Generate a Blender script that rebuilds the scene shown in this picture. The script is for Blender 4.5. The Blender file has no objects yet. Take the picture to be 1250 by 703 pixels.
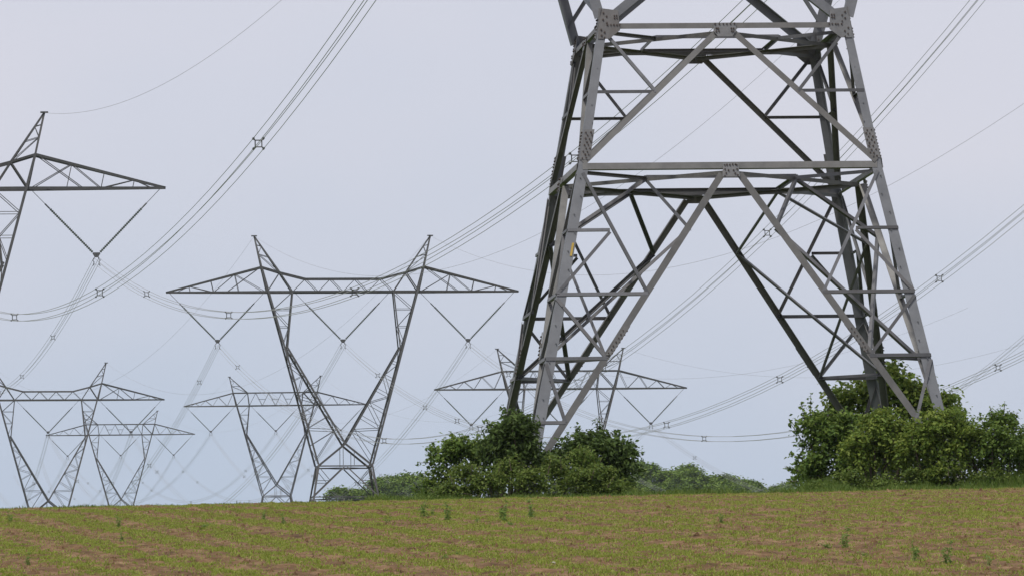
import bpy, math, random
import numpy as np
from mathutils import Vector, Matrix

SC = bpy.context.scene
COL = SC.collection
RAD = math.radians
random.seed(7)
RNG = np.random.default_rng(11)

# ------------------------------------------------------------------ camera, sky, sun, exposure
PITCH, ROLL = .0713, .0158
cam = bpy.data.cameras.new('camera')
cam.lens = 36 * 8200 / 1250
cam.sensor_width = 36
cam.clip_start, cam.clip_end = 1.0, 12000
camo = bpy.data.objects.new('camera', cam)
COL.objects.link(camo)
camo.matrix_world = Matrix.Rotation(math.pi / 2 + PITCH, 4, 'X') @ Matrix.Rotation(-ROLL, 4, 'Z')
SC.camera = camo

SUN_DIR = Vector((-.22, -.42, .88)).normalized()      # towards the sun: high, behind the camera
SUN_EL = math.asin(SUN_DIR.z)
SUN_AZ = math.atan2(SUN_DIR.x, SUN_DIR.y)
world = bpy.data.worlds.new('World')
SC.world = world
world.use_nodes = True
wn, wl = world.node_tree.nodes, world.node_tree.links
wn.clear()
w_out = wn.new('ShaderNodeOutputWorld')
w_bg = wn.new('ShaderNodeBackground')
w_sky = wn.new('ShaderNodeTexSky')
w_sky.sky_type = 'NISHITA'
w_sky.sun_disc = False
w_sky.sun_elevation = SUN_EL
w_sky.sun_rotation = SUN_AZ
w_sky.air_density, w_sky.dust_density, w_sky.ozone_density = 1.0, 2.5, 1.0
# a thin high veil of cloud over the sky, a little patchy
w_tc = wn.new('ShaderNodeTexCoord')
w_map = wn.new('ShaderNodeMapping')
w_map.inputs['Scale'].default_value = (9, 9, 16)
w_noise = wn.new('ShaderNodeTexNoise')
w_noise.inputs['Scale'].default_value = 1.0
w_noise.inputs['Detail'].default_value = 3
w_noise.inputs['Roughness'].default_value = .45
w_ramp = wn.new('ShaderNodeValToRGB')
w_ramp.color_ramp.elements[0].position = .15
w_ramp.color_ramp.elements[0].color = (5.2, 6.1, 7.6, 1)
w_ramp.color_ramp.elements[1].position = .85
w_ramp.color_ramp.elements[1].color = (7.2, 7.22, 8.15, 1)
w_mix = wn.new('ShaderNodeMixRGB')
w_mix.inputs['Fac'].default_value = .88
wl.new(w_tc.outputs['Generated'], w_map.inputs['Vector'])
wl.new(w_map.outputs['Vector'], w_noise.inputs['Vector'])
# the veil is thinner and bluer near the horizon
w_sep = wn.new('ShaderNodeSeparateXYZ')
w_el = wn.new('ShaderNodeMapRange')
w_el.inputs['From Min'].default_value, w_el.inputs['From Max'].default_value = .03, .12
w_el.inputs['To Min'].default_value, w_el.inputs['To Max'].default_value = -.25, .3
w_add = wn.new('ShaderNodeMath'); w_add.operation = 'ADD'
wl.new(w_tc.outputs['Generated'], w_sep.inputs[0])
wl.new(w_sep.outputs['Z'], w_el.inputs['Value'])
wl.new(w_noise.outputs['Fac'], w_add.inputs[0])
wl.new(w_el.outputs['Result'], w_add.inputs[1])
wl.new(w_add.outputs[0], w_ramp.inputs['Fac'])
wl.new(w_sky.outputs['Color'], w_mix.inputs['Color1'])
wl.new(w_ramp.outputs['Color'], w_mix.inputs['Color2'])
wl.new(w_mix.outputs['Color'], w_bg.inputs['Color'])
w_bg.inputs['Strength'].default_value = .1
wl.new(w_bg.outputs['Background'], w_out.inputs['Surface'])

sun = bpy.data.lights.new('sun', 'SUN')
sun.energy = 2.9
sun.angle = RAD(4)
sun.color = (1, .95, .87)
suno = bpy.data.objects.new('sun', sun)
COL.objects.link(suno)
suno.rotation_euler = SUN_DIR.to_track_quat('Z', 'Y').to_euler()

SC.view_settings.view_transform = 'Standard'
SC.view_settings.look = 'None'
SC.view_settings.exposure = 0.0
SC.view_settings.gamma = 1
SC.view_settings.use_curve_mapping = False

# ------------------------------------------------------------------ helpers
def mesh_obj(name, verts, faces, mat, parent=None, smooth=False, mat_idx=None):
    me = bpy.data.meshes.new(name)
    verts = np.asarray(verts, np.float32)
    me.vertices.add(len(verts))
    me.vertices.foreach_set('co', verts.ravel())
    if isinstance(faces, np.ndarray):
        n, k = faces.shape
        loops = faces.ravel()
        tot = np.full(n, k, np.int32)
    else:
        tot = np.array([len(f) for f in faces], np.int32)
        loops = np.array([i for f in faces for i in f], np.int32)
    me.loops.add(len(loops))
    me.loops.foreach_set('vertex_index', loops.astype(np.int32))
    me.polygons.add(len(tot))
    starts = np.concatenate([[0], np.cumsum(tot)[:-1]]).astype(np.int32)
    me.polygons.foreach_set('loop_start', starts)
    me.polygons.foreach_set('loop_total', tot)
    for m in (mat if isinstance(mat, (list, tuple)) else [mat]):
        me.materials.append(m)
    if mat_idx is not None:
        me.polygons.foreach_set('material_index', np.asarray(mat_idx, np.int32))
    me.update(calc_edges=True)
    me.polygons.foreach_set('use_smooth', np.full(len(tot), bool(smooth)))
    o = bpy.data.objects.new(name, me)
    COL.objects.link(o)
    if parent:
        o.parent = parent
    return o

def tag(o, label=None, cat=None, group=None, kind=None):
    if label: o['label'] = label
    if cat: o['category'] = cat
    if group: o['group'] = group
    if kind: o['kind'] = kind
    return o

def empty(name, loc, label=None, cat=None, group=None, rz=0, ry=0):
    o = bpy.data.objects.new(name, None)
    COL.objects.link(o)
    o.empty_display_size = .5
    o.location = loc
    o.rotation_euler = (0, ry, rz)
    return tag(o, label, cat, group)

def copy_tree(root, loc=None, label=None):
    r = root.copy(); COL.objects.link(r)
    if loc is not None: r.location = loc
    if label: r['label'] = label
    for ch in root.children:
        c = ch.copy(); COL.objects.link(c); c.parent = r
        for g in ch.children:
            d = g.copy(); COL.objects.link(d); d.parent = c
    return r

class MB:
    """collects shapes for one mesh"""
    def __init__(self): self.v, self.f, self.m = [], [], []
    def add(self, vs, fs, mi=0):
        b = len(self.v)
        self.v += [tuple(p) for p in vs]
        self.f += [tuple(i + b for i in f) for f in fs]
        self.m += [mi] * len(fs)
    def angle(self, p0, p1, w, n, t=None, off=0., flip=False, w2=None):
        """steel angle from p0 to p1, one flange in the plane with outward normal n, the other pointing inward"""
        p0, p1, n = Vector(p0), Vector(p1), Vector(n)
        d = (p1 - p0).normalized()
        b = -(n - d * n.dot(d)).normalized()
        a = d.cross(b)
        if flip: a = -a
        t = t or max(.012, w * .09)
        w2 = w2 or w
        o = -a * (w / 2) - b * off
        sec = [(0, 0), (w, 0), (w, t), (t, t), (t, w2), (0, w2)]
        vs = [p + o + a * x + b * y for p in (p0, p1) for x, y in sec]
        fs = [(i, (i + 1) % 6, 6 + (i + 1) % 6, 6 + i) for i in range(6)]
        fs += [(0, 3, 2, 1), (0, 5, 4, 3), (6, 7, 8, 9), (6, 9, 10, 11)]
        self.add(vs, fs)
    def corner(self, p0, p1, w, sx, sy, t=.026):
        """corner leg: heel outside at (sx, sy), flanges running back along both faces"""
        p0, p1 = Vector(p0), Vector(p1)
        sec = [(0, 0), (w, 0), (w, t), (t, t), (t, w), (0, w)]
        vs = [Vector((p.x - sx * x, p.y - sy * y, p.z)) for p in (p0, p1) for x, y in sec]
        fs = [(i, (i + 1) % 6, 6 + (i + 1) % 6, 6 + i) for i in range(6)]
        fs += [(0, 3, 2, 1), (0, 5, 4, 3), (6, 7, 8, 9), (6, 9, 10, 11)]
        self.add(vs, fs)
    def box(self, c, ax, ay, az, mi=0):
        c, ax, ay, az = Vector(c), Vector(ax), Vector(ay), Vector(az)
        vs = [c + ax * i + ay * j + az * k for k in (-1, 1) for j in (-1, 1) for i in (-1, 1)]
        self.add(vs, [(0, 2, 3, 1), (4, 5, 7, 6), (0, 1, 5, 4), (2, 6, 7, 3), (0, 4, 6, 2), (1, 3, 7, 5)], mi)
    def plate(self, pts, n, t, mi=0):
        n = Vector(n).normalized()
        k = len(pts)
        vs = [Vector(p) for p in pts] + [Vector(p) + n * t for p in pts]
        fs = [tuple(range(k - 1, -1, -1)), tuple(range(k, 2 * k))] + [(i, (i + 1) % k, k + (i + 1) % k, k + i) for i in range(k)]
        self.add(vs, fs, mi)
    def disc(self, c, n, r, h, seg=6, mi=0):
        c, n = Vector(c), Vector(n).normalized()
        a = n.orthogonal().normalized(); b = n.cross(a)
        ring = [a * (r * math.cos(2 * math.pi * i / seg)) + b * (r * math.sin(2 * math.pi * i / seg)) for i in range(seg)]
        vs = [c + q for q in ring] + [c + q + n * h for q in ring]
        fs = [tuple(range(seg, 2 * seg))] + [(i, (i + 1) % seg, seg + (i + 1) % seg, seg + i) for i in range(seg)]
        self.add(vs, fs, mi)
    def tube(self, pts, rad, seg=5, mi=0):
        pts = [Vector(p) for p in pts]
        rs = rad if isinstance(rad, (list, tuple)) else [rad] * len(pts)
        vs, fs = [], []
        for i, p in enumerate(pts):
            d = (pts[min(i + 1, len(pts) - 1)] - pts[max(i - 1, 0)]).normalized()
            ref = Vector((0, 0, 1)) if abs(d.z) < .9 else Vector((1, 0, 0))
            a = d.cross(ref).normalized(); b = d.cross(a)
            for k in range(seg):
                th = 2 * math.pi * k / seg
                vs.append(p + (a * math.cos(th) + b * math.sin(th)) * rs[i])
        for i in range(len(pts) - 1):
            for k in range(seg):
                fs.append((i * seg + k, i * seg + (k + 1) % seg, (i + 1) * seg + (k + 1) % seg, (i + 1) * seg + k))
        fs.append(tuple(range(seg - 1, -1, -1)))
        fs.append(tuple((len(pts) - 1) * seg + k for k in range(seg)))
        self.add(vs, fs, mi)
    def build(self, name, mat, parent=None, smooth=False):
        return mesh_obj(name, np.array([tuple(p) for p in self.v]), self.f, mat, parent, smooth, self.m)

# ------------------------------------------------------------------ materials
def new_mat(name):
    m = bpy.data.materials.new(name)
    m.use_nodes = True
    nt = m.node_tree
    return m, nt, nt.nodes['Principled BSDF']

def ramp(nt, stops):
    r = nt.nodes.new('ShaderNodeValToRGB')
    e = r.color_ramp.elements
    while len(e) < len(stops): e.new(.5)
    for el, (p, c) in zip(e, stops):
        el.position = p; el.color = (*c, 1)
    return r

def steel(name, c0, c1, rust=.25, scale=1.4, rough=.55, metallic=.25, vary=.2):
    m, nt, b = new_mat(name)
    tc = nt.nodes.new('ShaderNodeTexCoord')
    n1 = nt.nodes.new('ShaderNodeTexNoise'); n1.inputs['Scale'].default_value = scale * 1.6; n1.inputs['Detail'].default_value = 9; n1.inputs['Roughness'].default_value = .72
    oi = nt.nodes.new('ShaderNodeObjectInfo')
    addn = nt.nodes.new('ShaderNodeVectorMath'); addn.operation = 'ADD'
    mul = nt.nodes.new('ShaderNodeMath'); mul.operation = 'MULTIPLY'; mul.inputs[1].default_value = 40
    nt.links.new(oi.outputs['Random'], mul.inputs[0])
    nt.links.new(tc.outputs['Object'], addn.inputs[0]); nt.links.new(mul.outputs[0], addn.inputs[1])
    nt.links.new(addn.outputs[0], n1.inputs['Vector'])
    r1 = ramp(nt, [(.27, c0), (.73, c1)])
    nt.links.new(n1.outputs['Fac'], r1.inputs['Fac'])
    # brownish weathering, stronger on some members
    n2 = nt.nodes.new('ShaderNodeTexNoise'); n2.inputs['Scale'].default_value = scale * 2.2; n2.inputs['Detail'].default_value = 8; n2.inputs['Roughness'].default_value = .7
    nt.links.new(addn.outputs[0], n2.inputs['Vector'])
    rp = ramp(nt, [(.5, (0, 0, 0)), (.78, (1, 1, 1))])
    nt.links.new(n2.outputs['Fac'], rp.inputs['Fac'])
    mm = nt.nodes.new('ShaderNodeMath'); mm.operation = 'MULTIPLY'; mm.inputs[1].default_value = rust
    nt.links.new(rp.outputs['Color'], mm.inputs[0])
    ml = nt.nodes.new('ShaderNodeMath'); ml.operation = 'MULTIPLY_ADD'
    ml.inputs[1].default_value = rust * .8; ml.inputs[2].default_value = 0
    nt.links.new(oi.outputs['Random'], ml.inputs[0])
    ma = nt.nodes.new('ShaderNodeMath'); ma.operation = 'ADD'; ma.use_clamp = True
    nt.links.new(mm.outputs[0], ma.inputs[0]); nt.links.new(ml.outputs[0], ma.inputs[1])
    mx = nt.nodes.new('ShaderNodeMixRGB'); mx.inputs['Color2'].default_value = (.14, .1, .068, 1)
    nt.links.new(ma.outputs[0], mx.inputs['Fac']); nt.links.new(r1.outputs['Color'], mx.inputs['Color1'])
    # members differ in age and so in tone
    fr_ = nt.nodes.new('ShaderNodeMath'); fr_.operation = 'MULTIPLY'; fr_.inputs[1].default_value = 7.31
    nt.links.new(oi.outputs['Random'], fr_.inputs[0])
    fc = nt.nodes.new('ShaderNodeMath'); fc.operation = 'FRACT'
    nt.links.new(fr_.outputs[0], fc.inputs[0])
    vm = nt.nodes.new('ShaderNodeMapRange'); vm.inputs['To Min'].default_value = 1 - vary; vm.inputs['To Max'].default_value = 1 + vary
    nt.links.new(fc.outputs[0], vm.inputs['Value'])
    hv = nt.nodes.new('ShaderNodeHueSaturation')
    nt.links.new(vm.outputs['Result'], hv.inputs['Value']); nt.links.new(mx.outputs['Color'], hv.inputs['Color'])
    nt.links.new(hv.outputs['Color'], b.inputs['Base Color'])
    b.inputs['Roughness'].default_value = rough
    b.inputs['Metallic'].default_value = metallic
    return m

def plain(name, c, rough=.6, metallic=0., var=.12, scale=6):
    m, nt, b = new_mat(name)
    tc = nt.nodes.new('ShaderNodeTexCoord')
    n = nt.nodes.new('ShaderNodeTexNoise'); n.inputs['Scale'].default_value = scale; n.inputs['Detail'].default_value = 4
    nt.links.new(tc.outputs['Object'], n.inputs['Vector'])
    r = ramp(nt, [(.3, tuple(x * (1 - var) for x in c)), (.7, tuple(x * (1 + var) for x in c))])
    nt.links.new(n.outputs['Fac'], r.inputs['Fac'])
    nt.links.new(r.outputs['Color'], b.inputs['Base Color'])
    b.inputs['Roughness'].default_value = rough; b.inputs['Metallic'].default_value = metallic
    return m

def leafy(name, cols, trans=.35, rough=.5):
    """leaf material, each leaf its own tone"""
    m, nt, b = new_mat(name)
    g = nt.nodes.new('ShaderNodeNewGeometry')
    k = len(cols)
    r = ramp(nt, [(i / (k - 1), c) for i, c in enumerate(cols)])
    nt.links.new(g.outputs['Random Per Island'], r.inputs['Fac'])
    nt.links.new(r.outputs['Color'], b.inputs['Base Color'])
    b.inputs['Roughness'].default_value = rough
    b.inputs['Specular IOR Level'].default_value = .16
    t = nt.nodes.new('ShaderNodeBsdfTranslucent')
    hs = nt.nodes.new('ShaderNodeHueSaturation'); hs.inputs['Value'].default_value = 1.5; hs.inputs['Hue'].default_value = .485
    nt.links.new(r.outputs['Color'], hs.inputs['Color'])
    nt.links.new(hs.outputs['Color'], t.inputs['Color'])
    mx = nt.nodes.new('ShaderNodeMixShader'); mx.inputs['Fac'].default_value = trans
    nt.links.new(b.outputs['BSDF'], mx.inputs[1]); nt.links.new(t.outputs['BSDF'], mx.inputs[2])
    nt.links.new(mx.outputs['Shader'], nt.nodes['Material Output'].inputs['Surface'])
    return m

M_leg = steel('galvanised leg steel', (.13, .14, .154), (.205, .216, .232), .06, vary=.1)
M_beam = steel('weathered beam steel', (.1, .101, .1), (.178, .178, .172), .1)
M_brace = steel('galvanised brace steel', (.075, .08, .088), (.15, .156, .168), .2, vary=.4)
M_plate = steel('weathered plate steel', (.1, .105, .11), (.18, .185, .19), .25, 2.2)
M_bolt = plain('rusty bolt steel', (.06, .045, .038), .6, .3)
M_far = steel('grey lattice steel', (.05, .052, .056), (.085, .087, .09), .2, 1.0)
M_wire = plain('aluminium wire', (.34, .34, .33), .5, .5)
M_earth = plain('pale earth wire', (.3, .29, .29), .5, .4)
M_spacer = plain('dark spacer metal', (.1, .1, .1), .5, .3)
M_glass = plain('dark green insulator glass', (.075, .09, .08), .3)
M_fitting = plain('insulator fitting steel', (.1, .1, .105), .5, .5)
M_yellow = plain('yellow enamel', (.42, .29, .05), .6)
M_stone = plain('pale flint', (.4, .36, .3), .8)
M_bark = plain('brown bark', (.11, .085, .06), .9, 0, .3, 20)
M_elder = leafy('dark elder leaf', [(0.045, 0.074, 0.020), (0.076, 0.125, 0.032), (0.116, 0.165, 0.047)])
M_haw = leafy('mid green shrub leaf', [(0.062, 0.113, 0.023), (0.110, 0.174, 0.035), (0.173, 0.240, 0.051)])
M_bright = leafy('bright shrub leaf', [(0.077, 0.129, 0.021), (0.137, 0.202, 0.036), (0.223, 0.275, 0.056)])
M_pale = leafy('pale shrub leaf', [(0.070, 0.125, 0.021), (0.128, 0.199, 0.039), (0.211, 0.250, 0.073)])
M_low = leafy('low bramble leaf', [(0.058, 0.101, 0.020), (0.116, 0.171, 0.034), (0.182, 0.230, 0.057)])
M_grass = leafy('verge grass blade', [(0.052, 0.100, 0.015), (0.094, 0.156, 0.025), (0.156, 0.202, 0.048)], .3)
M_crop = leafy('young crop blade', [(0.138, 0.184, 0.028), (0.216, 0.279, 0.040), (0.323, 0.358, 0.086)], .35)
M_straw = leafy('dry straw', [(.2, .13, .07), (.28, .19, .1), (.38, .29, .17)], .1, .8)
M_weed = leafy('weed leaf', [(0.125, 0.204, 0.048), (0.173, 0.266, 0.067), (0.219, 0.312, 0.091)], .3)
M_wood = leafy('distant tree leaf', [(0.051, 0.102, 0.015), (0.103, 0.170, 0.022), (0.167, 0.236, 0.032)], .2)

# ------------------------------------------------------------------ ground
def hash2(ix, iy, seed):
    h = (ix.astype(np.int64) * 374761393 + iy.astype(np.int64) * 668265263 + seed * 982451653) & 0xffffffff
    h = ((h ^ (h >> 13)) * 1274126177) & 0xffffffff
    return ((h ^ (h >> 16)) & 0xffff) / 65535.0

def vnoise(x, y, seed=0):
    ix, iy = np.floor(x), np.floor(y)
    fx, fy = x - ix, y - iy
    fx, fy = fx * fx * (3 - 2 * fx), fy * fy * (3 - 2 * fy)
    a, b = hash2(ix, iy, seed), hash2(ix + 1, iy, seed)
    c, d = hash2(ix, iy + 1, seed), hash2(ix + 1, iy + 1, seed)
    return (a * (1 - fx) + b * fx) * (1 - fy) + (c * (1 - fx) + d * fx) * fy

def slope(Y):
    return np.where(Y < 110, .0535, np.where(Y < 165, .0535 + (Y - 110) / 55 * (.02 - .0535), .02))
_py = np.arange(-60, 165.01, .25)
_pz = np.concatenate([[0], np.cumsum((slope(_py)[:-1] + slope(_py)[1:]) * .125)])
_pz += -1.66 - np.interp(0, _py, _pz)
PY = np.concatenate([[-300], _py, [322, 513, 701, 976, 1064, 1354, 1665, 2500, 6000]])
PZ = np.concatenate([[-2.5], _pz, [11.0, 15.6, 20.8, 26.1, 30.4, 44.8, 55.0, 60, 60]])

def base_z(X, Y):
    return np.interp(Y, PY, PZ) + .0048 * np.clip(X, -30, 30)

def row_mask(X, Y):
    """how thickly the crop stands: drilled bands running up the slope"""
    wob = (vnoise(X * .5, Y * .07, 3) - .5) * .55
    s = (X + .139 * Y + wob) / 1.12
    band = .5 + .5 * np.cos(2 * math.pi * s)
    patch = vnoise(X * .35 + .139 * Y * .35, Y * .03, 5)
    fine = vnoise(X * 2.5, Y * .5, 8)
    fine2 = vnoise(X * 7, Y * 1.6, 17)
    k = np.clip((4 - X) / 7, .35, 1.)             # drilling shows less towards the right
    return np.clip((band - .5) * 1.85 * k + .27 + (patch - .5) * .75 + (fine - .5) * .5 + (fine2 - .5) * .5 - .016 * np.clip(X, -6, 8), .08, 1)

def ground_z(X, Y):
    X, Y = np.asarray(X, float), np.asarray(Y, float)
    z = base_z(X, Y)
    near = np.clip((170 - Y) / 20, 0, 1) * np.clip((Y - 40) / 10, 0, 1)
    clod = (vnoise(X * 1.1, Y * .8, 1) - .5) * .05 + (vnoise(X * 4, Y * 3.4, 2) - .5) * .055 + (vnoise(X * 9, Y * 7, 4) - .5) * .045
    return z + clod * near

def axis(parts):
    out = []
    for a, b, st in parts:
        out.append(np.arange(a, b - 1e-6, st))
    return np.concatenate(out + [[parts[-1][1]]])

gx = axis([(-2500, -400, 300), (-400, -40, 30), (-40, -16, 2), (-16, 16, .11), (16, 40, 2), (40, 400, 30), (400, 2500, 300)])
gy = axis([(-300, 40, 20), (40, 56, 1), (56, 140, .13), (140, 170, .4), (170, 400, 8), (400, 1800, 40), (1800, 3500, 300)])
GX, GY = np.meshgrid(gx, gy)
GZ = ground_z(GX, GY)
nx, ny = len(gx), len(gy)
idx = np.arange(nx * ny).reshape(ny, nx)
gf = np.stack([idx[:-1, :-1].ravel(), idx[:-1, 1:].ravel(), idx[1:, 1:].ravel(), idx[1:, :-1].ravel()], 1)

m, nt, b = new_mat('ploughed soil')
geo = nt.nodes.new('ShaderNodeNewGeometry')
n1 = nt.nodes.new('ShaderNodeTexNoise'); n1.inputs['Scale'].default_value = 3.2; n1.inputs['Detail'].default_value = 10; n1.inputs['Roughness'].default_value = .75
nt.links.new(geo.outputs['Position'], n1.inputs['Vector'])
r1 = ramp(nt, [(.32, (.052, .031, .016)), (.5, (.14, .084, .042)), (.68, (.26, .17, .095))])
nt.links.new(n1.outputs['Fac'], r1.inputs['Fac'])
# far beyond the field the sheet is pasture
sep = nt.nodes.new('ShaderNodeSeparateXYZ'); nt.links.new(geo.outputs['Position'], sep.inputs[0])
mr = nt.nodes.new('ShaderNodeMapRange'); mr.inputs['From Min'].default_value = 139; mr.inputs['From Max'].default_value = 148
nt.links.new(sep.outputs['Y'], mr.inputs['Value'])
n3 = nt.nodes.new('ShaderNodeTexNoise'); n3.inputs['Scale'].default_value = .8; n3.inputs['Detail'].default_value = 8
nt.links.new(geo.outputs['Position'], n3.inputs['Vector'])
r3 = ramp(nt, [(.3, (.05, .085, .018)), (.7, (.1, .14, .035))]); nt.links.new(n3.outputs['Fac'], r3.inputs['Fac'])
mx = nt.nodes.new('ShaderNodeMixRGB')
nt.links.new(mr.outputs['Result'], mx.inputs['Fac']); nt.links.new(r1.outputs['Color'], mx.inputs['Color1']); nt.links.new(r3.outputs['Color'], mx.inputs['Color2'])
nt.links.new(mx.outputs['Color'], b.inputs['Base Color'])
b.inputs['Roughness'].default_value = .95; b.inputs['Specular IOR Level'].default_value = .15
field = mesh_obj('field', np.stack([GX.ravel(), GY.ravel(), GZ.ravel()], 1), gf, m, smooth=False)
tag(field, 'reddish brown ploughed field rising to a low crest', None, None, 'structure')

# ------------------------------------------------------------------ blades, leaves (numpy)
def blades(P, h, w, lean, rng):
    """one bent triangle pair per blade; P (n,3)"""
    n = len(P)
    th = rng.uniform(0, 2 * math.pi, n)
    side = np.stack([np.cos(th), np.sin(th), np.zeros(n)], 1)
    ph = rng.uniform(0, 2 * math.pi, n)
    d = np.stack([np.cos(ph), np.sin(ph), np.zeros(n)], 1) * (lean * rng.uniform(.1, 1, n))[:, None]
    H = (h * rng.uniform(.55, 1.15, n))[:, None]
    up = np.array([0, 0, 1.])
    W = (w * rng.uniform(.7, 1.3, n))[:, None]
    a = P - side * W; c = P + side * W
    mid = P + up * H * .6 + d * H * .4
    tip = P + up * H + d * H * 1.1
    e = mid - side * W * .8; f = mid + side * W * .8
    V = np.stack([a, c, f, e, tip], 1).reshape(-1, 3)
    i = np.arange(n)[:, None] * 5
    F = np.concatenate([i + np.array([[0, 1, 2]]), i + np.array([[0, 2, 3]]), i + np.array([[3, 2, 4]])], 0)
    return V, F

def leaves(P, N, size, aspect, rng, droop=.35):
    """folded four-point leaves; P centres, N rough normals"""
    n = len(P)
    N = N + rng.normal(0, .55, (n, 3))
    N /= np.linalg.norm(N, axis=1, keepdims=True) + 1e-9
    r = rng.normal(0, 1, (n, 3)); r[:, 2] -= droop
    d = r - (r * N).sum(1, keepdims=True) * N
    d /= np.linalg.norm(d, axis=1, keepdims=True) + 1e-9
    s = np.cross(N, d)
    L = (size * rng.uniform(.6, 1.3, n))[:, None]
    W = L * aspect
    base, tip = P - d * L * .5, P + d * L * .5 - N * L * .12
    ml = P - d * L * .06 + s * W * .5 + N * L * .08
    mrr = P - d * L * .06 - s * W * .5 + N * L * .08
    V = np.stack([base, ml, tip, mrr], 1).reshape(-1, 3)
    i = np.arange(n)[:, None] * 4
    F = np.concatenate([i + np.array([[0, 1, 2]]), i + np.array([[0, 2, 3]])], 0)
    return V, F

# young crop, tufts of blades in bands
def scatter(x0, x1, y0, y1, per_m2, rng, wedge=True):
    n = int((x1 - x0) * (y1 - y0) * per_m2)
    X = rng.uniform(x0, x1, n); Y = rng.uniform(y0, y1, n)
    if wedge:
        k = np.abs(X) < .082 * Y + .6
        X, Y = X[k], Y[k]
    return X, Y

X, Y = scatter(-13, 13, 56, 139, 420, RNG)
k = RNG.random(len(X)) < row_mask(X, Y)
X, Y = X[k], Y[k]
X = np.repeat(X, 3) + RNG.normal(0, .02, len(X) * 3); Y = np.repeat(Y, 3) + RNG.normal(0, .03, len(Y) * 3)
P = np.stack([X, Y, ground_z(X, Y) - .01], 1)
V, F = blades(P, .04, .0058, .9, RNG)
o = mesh_obj('crop_seedlings', V, F, M_crop)
tag(o, 'bright green young crop sown in bands across the field', 'crop', None, 'stuff')

# clods thrown up between the rows
n_ = 60000
X, Y = RNG.uniform(-13, 13, n_), RNG.uniform(56, 137, n_)
k = (np.abs(X) < .082 * Y + .6) & (RNG.random(n_) < .3 + .7 * vnoise(X * .9, Y * .3, 31))
X, Y = X[k], Y[k]; n_ = len(X)
sz = .008 + .03 * RNG.random(n_) ** 3
Z = ground_z(X, Y)
ang = RNG.uniform(0, 6.28, n_)[:, None] + np.array([0, 1.4, 3.0, 4.7])[None] + RNG.normal(0, .25, (n_, 4))
rad_ = sz[:, None] * RNG.uniform(.8, 1.7, (n_, 4))
ringv = np.stack([X[:, None] + np.cos(ang) * rad_, Y[:, None] + np.sin(ang) * rad_, np.repeat(Z[:, None] - .01, 4, 1)], 2)
apex = np.stack([X + RNG.normal(0, .3, n_) * sz, Y + RNG.normal(0, .3, n_) * sz, Z + sz * RNG.uniform(.6, 1.3, n_)], 1)[:, None]
V = np.concatenate([ringv, apex], 1).reshape(-1, 3)
i = np.arange(n_)[:, None] * 5
F = np.concatenate([i + np.array([[a, (a + 1) % 4, 4]]) for a in range(4)], 0)
tag(mesh_obj('soil_clods', V, F, m), 'crumbly brown clods lying over the ploughed soil', 'soil', None, 'stuff')

# dry straw and stubble bits lying on the soil
X, Y = scatter(-13, 13, 56, 137, 60, RNG)
k = RNG.random(len(X)) < .25 + .75 * vnoise(X * .5 + 9, Y * .08, 21) * (1 - .6 * row_mask(X, Y))
X, Y = X[k], Y[k]
P = np.stack([X, Y, ground_z(X, Y) + .012], 1)
N = np.tile(np.array([0, -.5, .8]), (len(P), 1))
V, F = leaves(P, N, .034, .3, RNG, 0)
o = mesh_obj('straw_litter', V, F, M_straw)
tag(o, 'pale dry straw bits strewn over the brown soil', 'straw', None, 'stuff')

# ------------------------------------------------------------------ lattice pylons
YAW = .0894
W0, WF, WR = 3.455, 4.9325, 2.846
ZW, ZF = -3.242, -10.52
Z1, Z2, Z3, ZA = -6.17, -7.633, -9.077, -4.706
BASE = 10.52                                    # the Empty stands this far below the ring

def half(z):
    return W0 + (WF - W0) * (ZW - z) / (ZW - ZF) if z <= ZW else W0 + (WR - W0) * (z - ZW) / (0 - ZW)
def varm(z):
    return WF * (ZW - z) / (ZW - ZF)
def uarm(z):                                    # inverted V between ring and waist
    return W0 * (0 - z) / (0 - ZW)

def face_pt(k, u, z, off=0.):
    """point on face k (0 front, 1 right, 2 back, 3 left) at lateral u"""
    v = half(z) + off
    c, s = [(1, 0), (0, 1), (-1, 0), (0, -1)][k]
    # face direction: front looks to -Y
    return Vector((c * u + s * v, s * u - c * v, z + BASE))
def face_n(k):
    return Vector([(0, -1, .15), (1, 0, .15), (0, 1, .15), (-1, 0, .15)][k])

class Sink:
    """hands out one MB per part name (far pylons) or one MB per member (near pylon)"""
    def __init__(self, single): self.single = single; self.parts = []; self.by = {}
    def mb(self, name, mat, own=True):
        if self.single and own:
            x = MB(); self.parts.append((name, mat, x)); return x
        if name not in self.by:
            x = MB(); self.by[name] = x; self.parts.append((name, mat, x))
        return self.by[name]

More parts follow.
